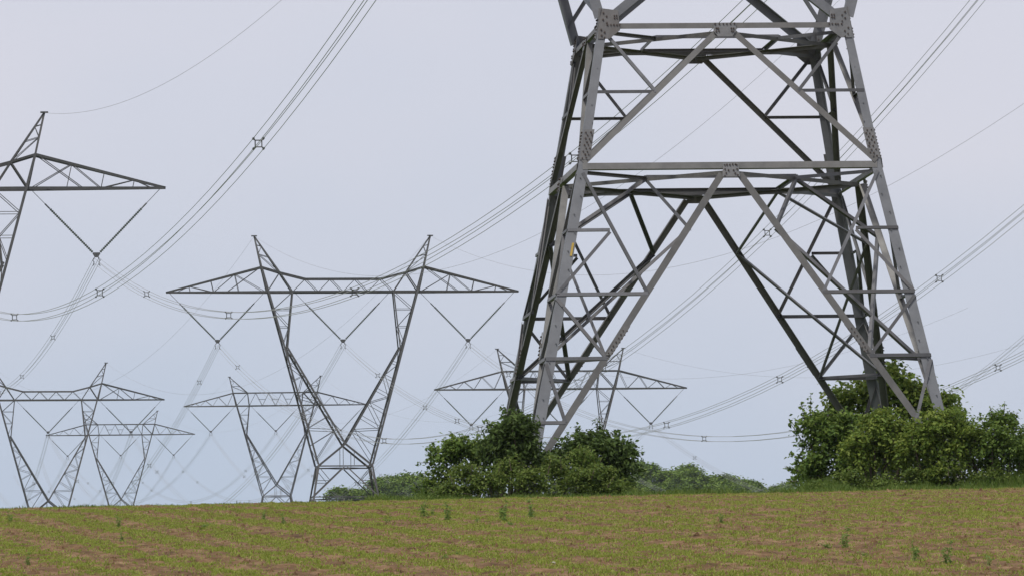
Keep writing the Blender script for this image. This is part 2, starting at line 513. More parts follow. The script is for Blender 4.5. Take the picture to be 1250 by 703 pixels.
def lower_body(S, near):
    lw, mw, hw, sw = (.235, .155, .15, .074) if near else (.21, .15, .1, .06)
    ML, MBm, MS = (M_leg, M_beam, M_brace) if near else (M_far,) * 3
    zb = ZF - .6
    jit = iter([.001 * i for i in range(4000)])
    def bump(): return .012 + .0011 * (next(jit) % .03) / .001 if near else .0
    for sx in (-1, 1):
        for sy in (-1, 1):
            x = MB(); S.parts.append(('leg', ML, x))
            a, b_, c = half(zb), half(ZW), half(0)
            x.corner((sx * a, sy * a, zb + BASE), (sx * b_, sy * b_, ZW + BASE), lw, sx, sy)
            x.corner((sx * b_, sy * b_, ZW + BASE), (sx * c, sy * c, .25 + BASE), lw * .85, sx, sy)
            if near:                              # step bolts up one flange
                for i in range(24):
                    z = zb + .9 + i * .42
                    if z > -.2: break
                    h = half(z)
                    x.disc((sx * (h - .09 - .08 * (i % 2)), sy * h, z + BASE), (0, sy, 0), .015, .04, 6)
    def mem(name, mat, p0, p1, w, n, flip=False, own=True, o=None, w2=None):
        S.mb(name, mat, own).angle(p0, p1, w, n, off=bump() if o is None else o, flip=flip, w2=w2)
    for k in range(4):
        n = face_n(k)
        hb = half(ZW)
        mem('horizontal_beam', MBm, face_pt(k, -hb + .1, ZW), face_pt(k, hb - .1, ZW), hw, n, w2=.12 if near else .04)
        mem('horizontal_beam', MBm, face_pt(k, -WR + .1, 0), face_pt(k, WR - .1, 0), hw * .85 if near else .14, n, w2=.16 if near else .08, flip=True)
        for s in (-1, 1):
            f = s > 0
            mem('main_brace', MBm, face_pt(k, s * .2, ZW - .2), face_pt(k, s * varm(zb), zb), mw, n, f)
            mem('main_brace', MBm, face_pt(k, s * .16, -.12), face_pt(k, s * (W0 - .12), ZW + .08), mw * .85, n, f)
            q = 'secondary_brace'
            zu = -1.526
            mem(q, MS, face_pt(k, s * uarm(zu), zu), face_pt(k, s * half(zu), zu), sw, n, f)
            mem(q, MS, face_pt(k, s * (half(-.15) - .18), -.2), face_pt(k, s * uarm(zu), zu), sw, n, f)
            A = (half(ZA) - .96)
            mem(q, MS, face_pt(k, s * (hb - .1), ZW - .15), face_pt(k, s * varm(Z1), Z1), sw, n, f)
            mem(q, MS, face_pt(k, s * half(ZA), ZA), face_pt(k, s * A, ZA), sw * .9, n, f)
            mem(q, MS, face_pt(k, s * A, ZA - .05), face_pt(k, s * half(Z1), Z1), sw, n, f)
            mem(q, MS, face_pt(k, s * half(Z1), Z1), face_pt(k, s * varm(Z1), Z1), sw * 1.05, n, f)
            mem(q, MS, face_pt(k, s * half(Z1), Z1 - .1), face_pt(k, s * varm(Z2), Z2), sw, n, f)
            mem(q, MS, face_pt(k, s * half(Z2), Z2), face_pt(k, s * varm(Z2), Z2), sw * 1.1, n, f)
            mem(q, MS, face_pt(k, s * half(Z2), Z2 - .1), face_pt(k, s * varm(Z3), Z3), sw, n, f)
            mem(q, MS, face_pt(k, s * half(Z3), Z3), face_pt(k, s * varm(Z3), Z3), sw, n, f)
    # plan bracing in the waist and ring planes: a diamond, the square inside it and stubs to the corners
    up = Vector((0, 0, 1))
    for z, H in ((ZW - .12, half(ZW)), (-.12, WR)):
        zz = z + BASE
        pb = 'waist_plan_brace' if z < -1 else 'ring_plan_brace'
        mids = [(0, -H), (H, 0), (0, H), (-H, 0)]
        cors = [(H, -H), (H, H), (-H, H), (-H, -H)]
        inn = []
        for i in range(4):
            a, c = mids[i], mids[(i + 1) % 4]
            mem(pb, MBm, (a[0] * .98, a[1] * .98, zz), (c[0] * .98, c[1] * .98, zz), hw * .8 if near else .06, up, o=.004 * i, w2=hw * .6 if near else .03)
            p = ((a[0] + c[0]) / 2, (a[1] + c[1]) / 2)
            inn.append(p)
            q = cors[i]
            if near: mem(pb, MS, (p[0], p[1], zz), (q[0] * .97, q[1] * .97, zz), sw * 1.2, up, o=.02 + .004 * i, w2=.08)
        for i in range(4):
            a, c = inn[i], inn[(i + 1) % 4]
            if near: mem(pb, MS, (a[0], a[1], zz + .05), (c[0], c[1], zz + .05), sw * 1.2, up, o=.004 * i, w2=.08)
        if z < -1:
            # hip bracing dropping from the inner square to the inverted Vs and across each foot
            zH = -4.69
            for i in range(4):
                p = inn[i]
                kf, kr = i, (i + 1) % 4           # the two faces meeting at this corner
                a = face_pt(kf, varm(zH), zH, -.05); c = face_pt(kr, -varm(zH), zH, -.05)
                d = Vector((cors[i][0], cors[i][1], 0)).normalized()
                for e in (a, c):
                    mem('hip_brace', MS, (p[0], p[1], zz - .05), e, sw * 1.05, d)
                a2 = face_pt(kf, varm(Z2), Z2, -.05); c2 = face_pt(kr, -varm(Z2), Z2, -.05)
                mem('hip_brace', MS, a, c2, sw * 1.1, d); mem('hip_brace', MS, c, a2, sw * 1.1, d)
                mem('hip_brace', MS, a2, c2, sw * 1.1, d)

def gussets(S):
    """bolted plates of the near pylon"""
    def bolts(x, k, spots, r=.021, off=.055):
        n = face_n(k)
        for u, z in spots:
            x.disc(face_pt(k, u + random.gauss(0, .006), z + random.gauss(0, .006), off), n, r * random.uniform(.8, 1.1), .026, 6, 1)
    for k in range(4):
        n = face_n(k)
        def poly(pts, off=.047):
            x = MB(); x.plate([face_pt(k, u, z, off) for u, z in pts], n, .014)
            S.parts.append(('gusset_plate', [M_plate, M_bolt], x)); return x
        o1 = .064
        # ring and waist centre plates
        x = poly([(-.26, .06), (-.26, -.14), (-.16, -.26), (.16, -.26), (.26, -.14), (.26, .06)])
        bolts(x, k, [(u, .03) for u in (-.22, -.13, -.04, .05, .14, .22)] + [(s * (.15 + i * .05), -.07 - j * .07) for s in (-1, 1) for i in (0, 1) for j in (0, 1)], off=o1)
        x = poly([(-.17, ZW + .04), (-.2, ZW - .27), (.2, ZW - .27), (.17, ZW + .04)], .075)
        bolts(x, k, [(u, ZW + .01) for u in (-.14, -.08, -.02, .04, .1, .14)] + [(s * (.06 + i * .045), ZW - .12 - i * .06) for s in (-1, 1) for i in (0, 1, 2)] + [(s * .14, ZW - .1) for s in (-1, 1)], .019, .092)
        for s in (-1, 1):
            h = WR
            x = poly([(s * (h + .02), .42), (s * (h - .42), .36), (s * (h - .45), -.1), (s * (h - .2), -.3), (s * (h + .06), -.3)][::(1 if s < 0 else -1)])
            bolts(x, k, [(s * (h - .08 - .07 * (j % 2)), .3 - .075 * j) for j in range(4)] + [(s * (h - .1 - .07 * j), .02) for j in range(1, 6)] +
                  [(s * (h - .02 - .075 * (j % 2)), -.08 - .065 * j) for j in range(4)] + [(s * (h - .33 - .05 * j), .24 - .06 * i) for j in (0, 1) for i in (0, 1)], off=o1)
            # splice on the leg above the waist
            z0, z1_ = ZW + .15, ZW + .85
            x = MB()
            a, b_ = half(z0) - .01, half(z1_) - .01
            x.plate([face_pt(k, s * a, z0, .008), face_pt(k, s * (a - .23), z0, .008), face_pt(k, s * (b_ - .23), z1_, .008), face_pt(k, s * b_, z1_, .008)][::(1 if s < 0 else -1)], n, .014)
            S.parts.append(('splice_plate', [M_plate, M_bolt], x))
            for i in range(9):
                z = z0 + .04 + i * .075
                bolts(x, k, [(s * (half(z) - .055 - .05 * (i % 2)), z), (s * (half(z) - .15 - .05 * (i % 2)), z)], .02, .022)
            # foot splice on the inverted V
            x = MB()
            zs = Z2 + .12
            for i in range(7):
                z = zs + i * .085
                bolts(x, k, [(s * (varm(z) + .035), z), (s * (varm(z) - .045), z - .02)], .018, .045)
            p0, p1 = zs - .05, zs + .6
            x.plate([face_pt(k, s * (varm(p0) + .07), p0, .03), face_pt(k, s * (varm(p0) - .07), p0, .03), face_pt(k, s * (varm(p1) - .07), p1, .03), face_pt(k, s * (varm(p1) + .07), p1, .03)][::(1 if s > 0 else -1)], n, .014)
            S.parts.append(('splice_plate', [M_beam, M_bolt], x))

def vdep(z):                                    # half depth of the cat window, front to back
    return WR - (WR - .95) * z / 18.3 if z < 18.3 else .95 - (z - 18.3) * .06

def upper_body(S, kind, near):
    mat = M_leg if near else M_far
    cw, sw = (.24, .1) if near else (.2, .062)
    B = BASE
    def pt(u, v, z): return Vector((u, v, z + B))
    def ou(z): return WR + (8.51 - WR) * z / 20.9
    def iu(z): return 6.0 * (z - 2.32) / (12.6 - 2.32)
    def zig(x, a0, a1, b0, b1, n, w, nrm, ties=True):
        """lacing between two chords"""
        a0, a1, b0, b1 = map(Vector, (a0, a1, b0, b1))
        for i in range(n):
            t0, t1 = i / n, (i + 1) / n
            p, q = a0.lerp(a1, t0), b0.lerp(b1, t1)
            if i % 2: p, q = b0.lerp(b1, t0), a0.lerp(a1, t1)
            x.angle(p, q, w, nrm)
            if ties and i: x.angle(a0.lerp(a1, t0), b0.lerp(b1, t0), w * .85, nrm, off=.006)
    fr = Vector((0, -1, 0))
    for sv in (-1, 1):
        nv = Vector((0, sv, 0))
        base = MB(); S.parts.append(('ring_brace', mat, base))
        for s in (-1, 1):
            if near and s > 0: base = MB(); S.parts.append(('ring_brace', mat, base))
            base.angle(pt(s * WR, sv * WR, 0), pt(0, sv * vdep(2.32), 2.32), .2, nv, flip=s > 0)
        if not near: base.angle(pt(-.25, sv * (vdep(1.2)), 2.2), pt(-.25, sv * WR, .1), sw, nv)
        if not near: base.angle(pt(.9, sv * (vdep(1.2)), 1.6), pt(.9, sv * WR, .1), sw, nv)
    for s in (-1, 1):
        so = Vector((s, 0, .2))
        col = MB(); S.parts.append(('side_column', mat, col))
        lace = MB(); S.parts.append(('column_lacing', mat, lace))
        for sv in (-1, 1):
            nv = Vector((0, sv, 0))
            col.angle(pt(s * WR, sv * WR, .2), pt(s * ou(20.9), sv * vdep(20.9), 20.9), cw, nv, flip=s > 0)
            col.angle(pt(0, sv * vdep(2.32), 2.32), pt(s * 6.0, sv * vdep(12.6), 12.6), cw, nv, flip=s < 0)
            col.angle(pt(s * 5.9, sv * vdep(12.2), 12.3), pt(s * 5.29, sv * vdep(18.3), 18.3), cw * .7, nv, flip=s < 0)
            zig(lace, pt(s * ou(.6), sv * vdep(.6), .6), pt(s * ou(12.4), sv * vdep(12.4), 12.4),
                pt(s * .1, sv * vdep(2.4), 2.4), pt(s * 5.9, sv * vdep(12.4), 12.4), 7, sw, nv)
            zig(lace, pt(s * ou(12.8), sv * vdep(12.8), 12.8), pt(s * ou(18.3), sv * vdep(18.3), 18.3),
                pt(s * 5.85, sv * vdep(12.8), 12.8), pt(s * 5.29, sv * vdep(18.3), 18.3), 3, sw, nv)
        zig(lace, pt(s * ou(.3), -vdep(.3), .3), pt(s * ou(18.3), -vdep(18.3), 18.3),
            pt(s * ou(.3), vdep(.3), .3), pt(s * ou(18.3), vdep(18.3), 18.3), 9, sw, so)
        zig(lace, pt(s * .15, -vdep(2.5), 2.5), pt(s * 5.9, -vdep(12.4), 12.4),
            pt(s * .15, vdep(2.5), 2.5), pt(s * 5.9, vdep(12.4), 12.4), 9, sw * .9, Vector((-s, 0, .5)))
        # cross arm
        arm = MB(); S.parts.append(('cross_arm', mat, arm))
        TU, TZ = 18.49, 18.3
        for sv in (-1, 1):
            nv = Vector((0, sv, 0))
            a = pt(s * 5.29, sv * .95, 18.3); tip = pt(s * TU, sv * .06, TZ); ap = pt(s * 8.51, sv * vdep(20.9), 20.9)
            inner = pt(s * 7.93, sv * .95, 18.3)
            arm.angle(a, inner, .2, nv, flip=s > 0); arm.angle(inner, tip, .2, nv, flip=s > 0)
            arm.angle(ap, tip, .19, nv, flip=s < 0)
            bot = lambda t: inner.lerp(tip, t)
            top = lambda t: ap.lerp(tip, t)
            if kind == 'A':
                for t in (.28, .53, .76): arm.angle(bot(t), top(t), sw, nv)
                for t0, t1 in ((.02, .28), (.53, .28), (.53, .76), (.9, .76)): arm.angle(bot(t0), top(t1), sw, nv, off=.004)
                arm.angle(top(.02), bot(.4), sw, nv, off=.008)
            else:
                z_ = [0, .17, .3, .45, .56, .69, .77, .88]
                for i in range(7):
                    f, g = (top, bot) if i % 2 == 0 else (bot, top)
                    arm.angle(f(z_[i]), g(z_[i + 1]), sw, nv)
        for i in range(7):
            t0, t1 = i / 7, (i + 1) / 7
            y0, y1 = .95 + (.06 - .95) * t0, .95 + (.06 - .95) * t1
            u0, u1 = 7.93 + (TU - 7.93) * t0, 7.93 + (TU - 7.93) * t1
            sg = 1 if i % 2 else -1
            arm.angle(pt(s * u0, sg * y0, 18.28), pt(s * u1, -sg * y1, 18.28), sw, (0, 0, -1))
        # earth wire peak
        pk = MB(); S.parts.append(('peak', mat, pk))
        P = pt(s * 9.24, 0, 24.16)
        inz = 20.33 if kind == 'A' else 20.9
        for sv in (-1, 1):
            nv = Vector((0, sv, 0))
            ap, inn = pt(s * 8.51, sv * vdep(20.9), 20.9), pt(s * 6.62, sv * .86, inz) if kind == 'A' else pt(s * 5.5, sv * .83, 20.9)
            if kind == 'B': inn = pt(s * 5.6, sv * .83, 20.9)
            pk.angle(ap, P, .16, nv, flip=s > 0); pk.angle(inn, P, .15, nv, flip=s < 0)
            pk.angle(inn, ap, sw, nv)
            for t in (.42, .72): pk.angle(ap.lerp(P, t), inn.lerp(P, t), sw * .9, nv)
            pk.angle(ap.lerp(P, .42), inn, sw * .9, nv); pk.angle(ap.lerp(P, .42), inn.lerp(P, .72), sw * .8, nv, off=.004)
            # down to the bottom chord
            pk.angle(inn, pt(s * 5.29, sv * .95, 18.3), .13, nv)
            pk.angle(inn, pt(s * 7.93, sv * .95, 18.3), .12, nv, off=.004)
            pk.angle(ap, pt(s * 7.93, sv * .95, 18.3), .16, nv, off=.008)
        pk.box(P + Vector((0, 0, .03)), (.3, 0, 0), (0, .12, 0), (0, 0, .06))
    br = MB(); S.parts.append(('bridge_beam', mat, br))
    for sv in (-1, 1):
        nv = Vector((0, sv, 0))
        br.angle(pt(-5.29, sv * .95, 18.3), pt(5.29, sv * .95, 18.3), .2, nv)
        if kind == 'A':
            tops = [(-6.62, 20.33), (-3.94, 19.65), (3.94, 19.65), (6.62, 20.33)]
            for (u0, z0), (u1, z1_) in zip(tops, tops[1:]): br.angle(pt(u0, sv * .87, z0), pt(u1, sv * .87, z1_), .16, nv, flip=True)
            for s in (-1, 1): br.angle(pt(s * 8.51, sv * vdep(20.9), 20.9), pt(s * 6.62, sv * .87, 20.33), .16, nv, flip=True)
            us = [-5.29, -3.94, -2.6, -1.3, 0, 1.3, 2.6, 3.94, 5.29]
            for i in range(8):
                za, zb_ = (18.3, 19.65) if i % 2 == 0 else (19.65, 18.3)
                br.angle(pt(us[i], sv * .92, za), pt(us[i + 1], sv * .92, zb_), sw, nv)
        else:
            br.angle(pt(-8.51, sv * .8, 20.9), pt(8.51, sv * .8, 20.9), .18, nv, flip=True)
            us = np.linspace(-5.29, 5.29, 9)
            for i in range(8):
                za, zb_ = (18.3, 20.9) if i % 2 == 0 else (20.9, 18.3)
                br.angle(pt(us[i], sv * .88, za), pt(us[i + 1], sv * .88, zb_), sw, nv)
                if i % 2 == 0 and 0 < i: br.angle(pt(us[i] - .66, sv * .88, 19.6), pt(us[i] + .66, sv * .88, 19.6), sw * .8, nv, off=.004)
            for s in (-1, 1):
                br.angle(pt(s * 5.29, sv * .88, 18.3), pt(s * 5.6, sv * .84, 20.9), sw * 1.3, nv, off=.008)
    for i in range(8):
        u0, u1 = -5.29 + i * 1.3225, -5.29 + (i + 1) * 1.3225
        sg = 1 if i % 2 else -1
        br.angle(pt(u0, sg * .95, 18.28), pt(u1, -sg * .95, 18.28), sw, (0, 0, -1))

POS = dict(P1=(-44.95, 512.74, 26.57, .0012), P2=(-17.916, 701.51, 31.66, .0064), P3=(6.767, 976.39, 36.62, .0033),
           P4=(-48.10, 1354.56, 55.46, -.001), P5=(-74.08, 1064.04, 41.07, .007), P6=(-97.75, 1664.77, 65.68, .0019))
N_POS = (4.6717, 154.82, 16.7525)

# the near pylon
near = empty('lattice_pylon', (N_POS[0], N_POS[1], N_POS[2] - BASE),
             'huge grey steel pylon base straddling the bushes, its top out of the picture', 'pylon', 'power line pylons', YAW)
S = Sink(True)
lower_body(S, True); gussets(S); upper_body(S, 'A', True)
for name, mat, x in S.parts:
    x.build(name, mat, near)
x = MB()
zt = -5.15
x.plate([(-half(z) + u, -half(z) - .012, z + BASE) for u, z in ((.15, zt - .15), (.2, zt - .15), (.2, zt + .15), (.15, zt + .15))], (0, -1, .15), .006)
tag(x.build('marker_plate', M_yellow, near), 'small yellow marker plate on the front left leg')

# far pylons, one of each kind built, the rest copies
def far_pylon(kind, key, label):
    x, y, z, lean = POS[key]
    root = empty('lattice_pylon', (x, y, z - BASE), label, 'pylon', 'power line pylons', YAW, lean)
    S = Sink(False)
    lower_body(S, False); upper_body(S, kind, False)
    for name, mat, q in S.parts:
        q.build(name, mat, root)
    return root
def place_copy(src, key, label):
    x, y, z, lean = POS[key]
    r = copy_tree(src, (x, y, z - BASE), label)
    r.rotation_euler = (0, lean, YAW)
    return r
py2 = far_pylon('A', 'P2', 'large slim lattice pylon standing whole just left of the near pylon, arms spread wide')
place_copy(py2, 'P1', 'lattice pylon cut off by the left picture edge, only its right arm showing high up')
place_copy(py2, 'P5', 'lattice pylon low at the left picture edge, its left arm cut off')
py3 = far_pylon('B', 'P3', 'lattice pylon seen through the legs of the huge near pylon above the bushes')
place_copy(py3, 'P4', 'faint lattice pylon half hidden behind the legs of the large slim pylon')
place_copy(py3, 'P6', 'smallest and palest lattice pylon overlapping the low pylon at the left edge')

# ------------------------------------------------------------------ insulators and wires
def local(key, u, v, z):
    p = N_POS + (0,) if key == 'N' else POS[key]
    zz = z + BASE
    u2, z2 = u + p[3] * zz, zz - p[3] * u
    return Vector((p[0] + math.cos(YAW) * u2 - math.sin(YAW) * v, p[1] + math.sin(YAW) * u2 + math.cos(YAW) * v, p[2] - BASE + z2))
CL = dict(L=-13.13, C=0, R=13.13)
EXTRA = dict(Q2=(34.67, 322.56, 22.49), Q3=(60.27, 752.36, 26.54), R1=(-80.27, 850.8, 35.47), R5=(-112, 1400, 53.), R6=(-150, 2010, 77.))
def clamp(key, ph):
    if key in EXTRA:
        p = EXTRA[key]
        return Vector((p[0] + math.cos(YAW) * CL[ph], p[1] + math.sin(YAW) * CL[ph], p[2] + 12.77))
    q = local(key, CL[ph], 0, 12.77)
    if key == 'N': q.z += 1.0
    return q
def peak_pt(key, s):
    if key in EXTRA:
        p = EXTRA[key]
        return Vector((p[0] + math.cos(YAW) * 9.24 * s, p[1] + math.sin(YAW) * 9.24 * s, p[2] + 24.1))
    q = local(key, 9.24 * s, 0, 24.16)
    if key == 'N': q.z += 1.0
    return q

def make_insulator(label):
    """V of two glass disc strings; origin at the clamp, arms 5.2 m out and 5.5 m up"""
    r = empty('insulator_set', (0, 0, 0), label, 'insulator', 'V shaped insulator sets under the cross arms')
    for s in (-1, 1):
        top = Vector((s * 5.12, 0, 5.45)); low = Vector((s * .22, 0, .35))
        d = (top - low).normalized(); L = (top - low).length
        x = MB()
        n = 27
        pts, rad = [], []
        for i in range(n):
            c = low + d * (.1 + i * (L * .66) / n)
            st = (L * .66) / n
            pts += [c, c + d * st * .3, c + d * st * .45, c + d * st * .9]
            rad += [.045, .105, .112, .045]
        x.tube(pts, rad, 7)
        x.build('insulator_string', M_glass, r)
        x = MB()
        x.tube([low + d * (L * .66 + .1), low + d * L * .75], .06, 5)
        x.tube([low + d * L * .75, top], .025, 5)
        x.build('tension_rod', M_fitting, r)
    x = MB()
    x.plate([(-.28, -.02, .4), (-.3, -.02, .3), (-.12, -.02, .02), (.12, -.02, .02), (.3, -.02, .3), (.28, -.02, .4)], (0, 1, 0), .04)
    for a in (-.2, .2):
        x.tube([(a * .6, 0, .1), (a, 0, -.12), (a * 1.5, 0, -.2), (a, 0, -.3), (a, 0, -.55), (a * 1.5, 0, -.62)], .035, 5)
    x.build('yoke_plate', M_fitting, r)
    return r

PH = dict(L='left', C='middle', R='right')
where = dict(P1='the pylon cut by the left picture edge', P2='the large whole pylon left of the near one', P3='the pylon seen through the near pylon',
             P4='the faint pylon behind the large whole one', P5='the low pylon at the left edge', P6='the smallest palest pylon')
proto = None
for key, phs in (('P1', 'R'), ('P2', 'LCR'), ('P3', 'LCR'), ('P4', 'LCR'), ('P5', 'CR'), ('P6', 'LCR')):
    for ph in phs:
        lab = 'V of dark insulators, %s one on %s' % (PH[ph], where[key])
        if proto is None: r = proto = make_insulator(lab)
        else: r = copy_tree(proto, None, lab)
        r.location = clamp(key, ph) + Vector((0, 0, .2))
        r.rotation_euler = (0, 0, YAW)

def make_spacer_mesh():
    x = MB()
    h = .13
    c = [(-h, 0, -h), (h, 0, -h), (h, 0, h), (-h, 0, h)]
    for i in range(4): x.tube([c[i], c[(i + 1) % 4]], .024, 5)
    for p in c:
        q = Vector(p)
        x.tube([q * .95, q * 1.55], .028, 5)
        x.tube([q * 1.5 - Vector((0, .12, 0)), q * 1.5 + Vector((0, .12, 0))], .05, 5)
    return x
SPM = None
def bundle(a, b, sag, ts, label, n=44):
    """four conductors on one span, with square spacers"""
    global SPM
    A, B_ = a, b
    r = empty('conductor_bundle', A, label, 'power line', 'four wire conductor bundles')
    d = (B_ - A); d.z = 0; d.normalize()
    side = Vector((d.y, -d.x, 0))
    def at(t): return (B_ - A) * t - Vector((0, 0, 4 * sag * t * (1 - t)))
    for i in (-1, 1):
        for j in (-1, 1):
            x = MB()
            x.tube([at(k / n) + side * (.2 * i) + Vector((0, 0, .2 * j)) for k in range(n + 1)], .0155, 4)
            x.build('conductor', M_wire, r, True)
    for t in ts:
        if SPM is None:
            o = make_spacer_mesh().build('spacer', M_spacer, r); SPM = o
        else:
            o = SPM.copy(); COL.objects.link(o); o.parent = r
        o.location = at(t)
        e = .005
        tg = at(t + e) - at(t - e)
        o.rotation_euler = (math.atan2(tg.z, math.hypot(tg.x, tg.y)), 0, math.atan2(-tg.x, tg.y))
    return r
def evenly(n): return [(i + .5) / n for i in range(n)]
bundle(clamp('N', 'C'), clamp('P1', 'C'), 10.77, [.12, .29, .515, .703, .88], 'bold four wire bundle curving from the top edge down to the left edge')
bundle(clamp('N', 'R'), clamp('P1', 'R'), 10.77, [.12, .306, .52, .707, .873], 'four wire bundle passing behind the near pylon and sagging to the left edge pylon')
for ph, ts, lab in (('L', [.056, .22, .383, .54, .7, .861], 'four wire bundle from top right passing behind the near pylon middle'),
                    ('C', [.08, .24, .4, .552, .676, .816, .95], 'four wire bundle leaving the right edge above the right hand bush, higher of two'),
                    ('R', [.08, .24, .389, .54, .695, .86], 'lower nearly level four wire bundle passing behind the right hand bush')):
    a = clamp('P2', ph); b_ = a + (clamp('Q2', ph) - a) * 1.25 + Vector((0, 0, 18.25))
    bundle(a, b_, 14.6 * 1.5625, [t / 1.25 for t in ts], lab)
for ph, ts, lab in (('L', [.1, .3, .5, .7, .9], 'steeper four wire bundle crossing another at the right edge'), ('C', [.1, .3, .5, .7, .9], 'pale wires dropping behind the left bush at its right end'),
                    ('R', [.106, .3, .5, .7, .9], 'pale wires dropping across the distant trees between the two bushes')):
    bundle(clamp('P3', ph), Vector((56.98, 622.83, 47.48)) if ph == 'L' else clamp('Q3', ph), 16.88 if ph == 'L' else 12.43, ts, lab)
for ph, ts in (('L', [.05, .2, .36, .52, .68, .84]), ('C', [.07, .22, .38, .54, .7, .86]), ('R', [.09, .25, .41, .57, .73, .89])):
    bundle(clamp('P2', ph), clamp('P5', ph), 17.2, ts, 'steep wire bundle falling left from the %s insulator of the large whole pylon' % PH[ph])
for ph in 'LCR':
    bundle(clamp('P4', ph), clamp('P3', ph), 15.1, evenly(3), 'faint %s wire bundle joining the faint pylon to the pylon behind the near one' % PH[ph])
    bundle(clamp('P4', ph), clamp('P6', ph), 12.5, evenly(3), 'faint wire bundle from the %s insulator of the faint pylon toward the smallest one' % PH[ph])
    bundle(clamp('P6', ph), clamp('R6', ph), 14, evenly(3), 'very faint wire bundle beyond the smallest palest pylon, %s phase' % PH[ph])
bundle(clamp('P1', 'R'), clamp('R1', 'R'), 2.72, [.28, .55, .8], 'straight four wire bundle from the high left insulator down to the left edge')
for ph in 'CR':
    bundle(clamp('P5', ph), clamp('R5', ph), 13, evenly(3), 'faint wire bundle falling away left from the %s insulator of the low left pylon' % PH[ph])

def earth(a, b, sag, label):
    x = MB()
    n = 50
    x.tube([(b - a) * (k / n) - Vector((0, 0, 4 * sag * (k / n) * (1 - k / n))) for k in range(n + 1)], .011, 4)
    o = x.build('earth_wire', M_earth, None, True)
    o.location = a
    tag(o, label, 'wire', 'single earth wires between pylon peaks')
earth(peak_pt('N', 1), peak_pt('P1', 1), 7.45, 'single thin wire from the left edge pylon peak up to the top edge')
earth(peak_pt('P2', -1), peak_pt('Q2', -1), 11.85, 'hairline wire rising from the left peak of the large whole pylon behind the near one')
earth(peak_pt('P2', 1), peak_pt('Q2', 1), 11.85, 'hairline wire climbing to the right edge beside the near pylon')
earth(peak_pt('P3', -1), peak_pt('Q3', -1), 6, 'hairline wire from the left peak of the pylon behind the near one')
earth(peak_pt('P3', 1), peak_pt('Q3', 1), 6, 'hairline wire from the right peak of the pylon behind the near one')
for s, w_ in ((-1, 'left'), (1, 'right')):
    earth(peak_pt('P2', s), peak_pt('P5', s), 10, 'hairline wire from the %s peak of the large pylon to the low left pylon' % w_)
    earth(peak_pt('P4', s), peak_pt('P3', s), 10, 'hairline wire joining %s peaks of the faint pylon and the one behind the near pylon' % w_)
    earth(peak_pt('P4', s), peak_pt('P6', s), 8, 'hairline wire joining the %s peaks of the faint pylon and the smallest pylon' % w_)

# ------------------------------------------------------------------ shrubs and trees
def crown_points(lobes, n, clump, rng, shell=.75, sub=7):
    """leaf centres and normals in clumps on the outer part of some ellipsoids"""
    if sub:
        more = []
        for l in lobes:
            more.append((l[0], l[1], l[2], l[3] * .74, l[4] * .74, l[5] * .74))
            for _ in range(sub):
                d = rng.normal(0, 1, 3); d /= np.linalg.norm(d)
                if d[2] < -.4: d[2] = -d[2]
                f = rng.uniform(.28, .46)
                more.append((l[0] + d[0] * l[3] * .7, l[1] + d[1] * l[4] * .7, l[2] + d[2] * l[5] * .72, l[3] * f, l[4] * f, l[5] * f))
        lobes = more
    vol = np.array([l[3] * l[4] * l[5] for l in lobes]) ** (2 / 3.)
    vol /= vol.sum()
    Ps, Ns = [], []
    for l, w in zip(lobes, vol):
        m_ = int(n * w); nc = max(4, m_ // 16)
        d = rng.normal(0, 1, (nc, 3)); d /= np.linalg.norm(d, axis=1, keepdims=True)
        d[:, 2] = np.where(d[:, 2] < -.55, -d[:, 2], d[:, 2])
        rr = 1 - (1 - shell) * 1.6 * rng.random(nc) ** 1.4 + rng.normal(0, .06, nc)
        c = np.array(l[:3]) + d * rr[:, None] * np.array(l[3:6])
        i = rng.integers(0, nc, m_)
        p = c[i] + rng.normal(0, clump, (m_, 3)) * np.array([1, 1, .75])
        Ps.append(p)
        nn = d[i] * .7 + np.array([0, 0, .75]); Ns.append(nn)
    return np.concatenate(Ps), np.concatenate(Ns)

def stems_mb(base, lobes, rng, r0=.03, each=3):
    x = MB()
    for l in lobes:
        for _ in range(each):
            e = Vector(l[:3]) + Vector((rng.normal(0, .35) * l[3], rng.normal(0, .35) * l[4], rng.normal(.15, .3) * l[5]))
            s = Vector(base) + Vector((rng.normal(0, .12), rng.normal(0, .12), -.15))
            s.x += (e.x - s.x) * .45
            m_ = s.lerp(e, .5) + Vector((rng.normal(0, .08), rng.normal(0, .08), .12))
            x.tube([s, m_, e], [r0, r0 * .7, r0 * .3], 5)
    return x

def sprig_points(sprigs, rng, per, size):
    P, N, lines = [], [], []
    for (x0, y0, z0, x1, y1, z1_) in sprigs:
        a, b_ = np.array([x0, y0, z0]), np.array([x1, y1, z1_])
        t = rng.random(per)[:, None]
        p = a + (b_ - a) * t + rng.normal(0, size * .55, (per, 3)) * (1.2 - .6 * t)
        P.append(p); N.append(np.tile([0, -.3, .8], (per, 1))); lines.append((a, b_))
    return np.concatenate(P), np.concatenate(N), lines

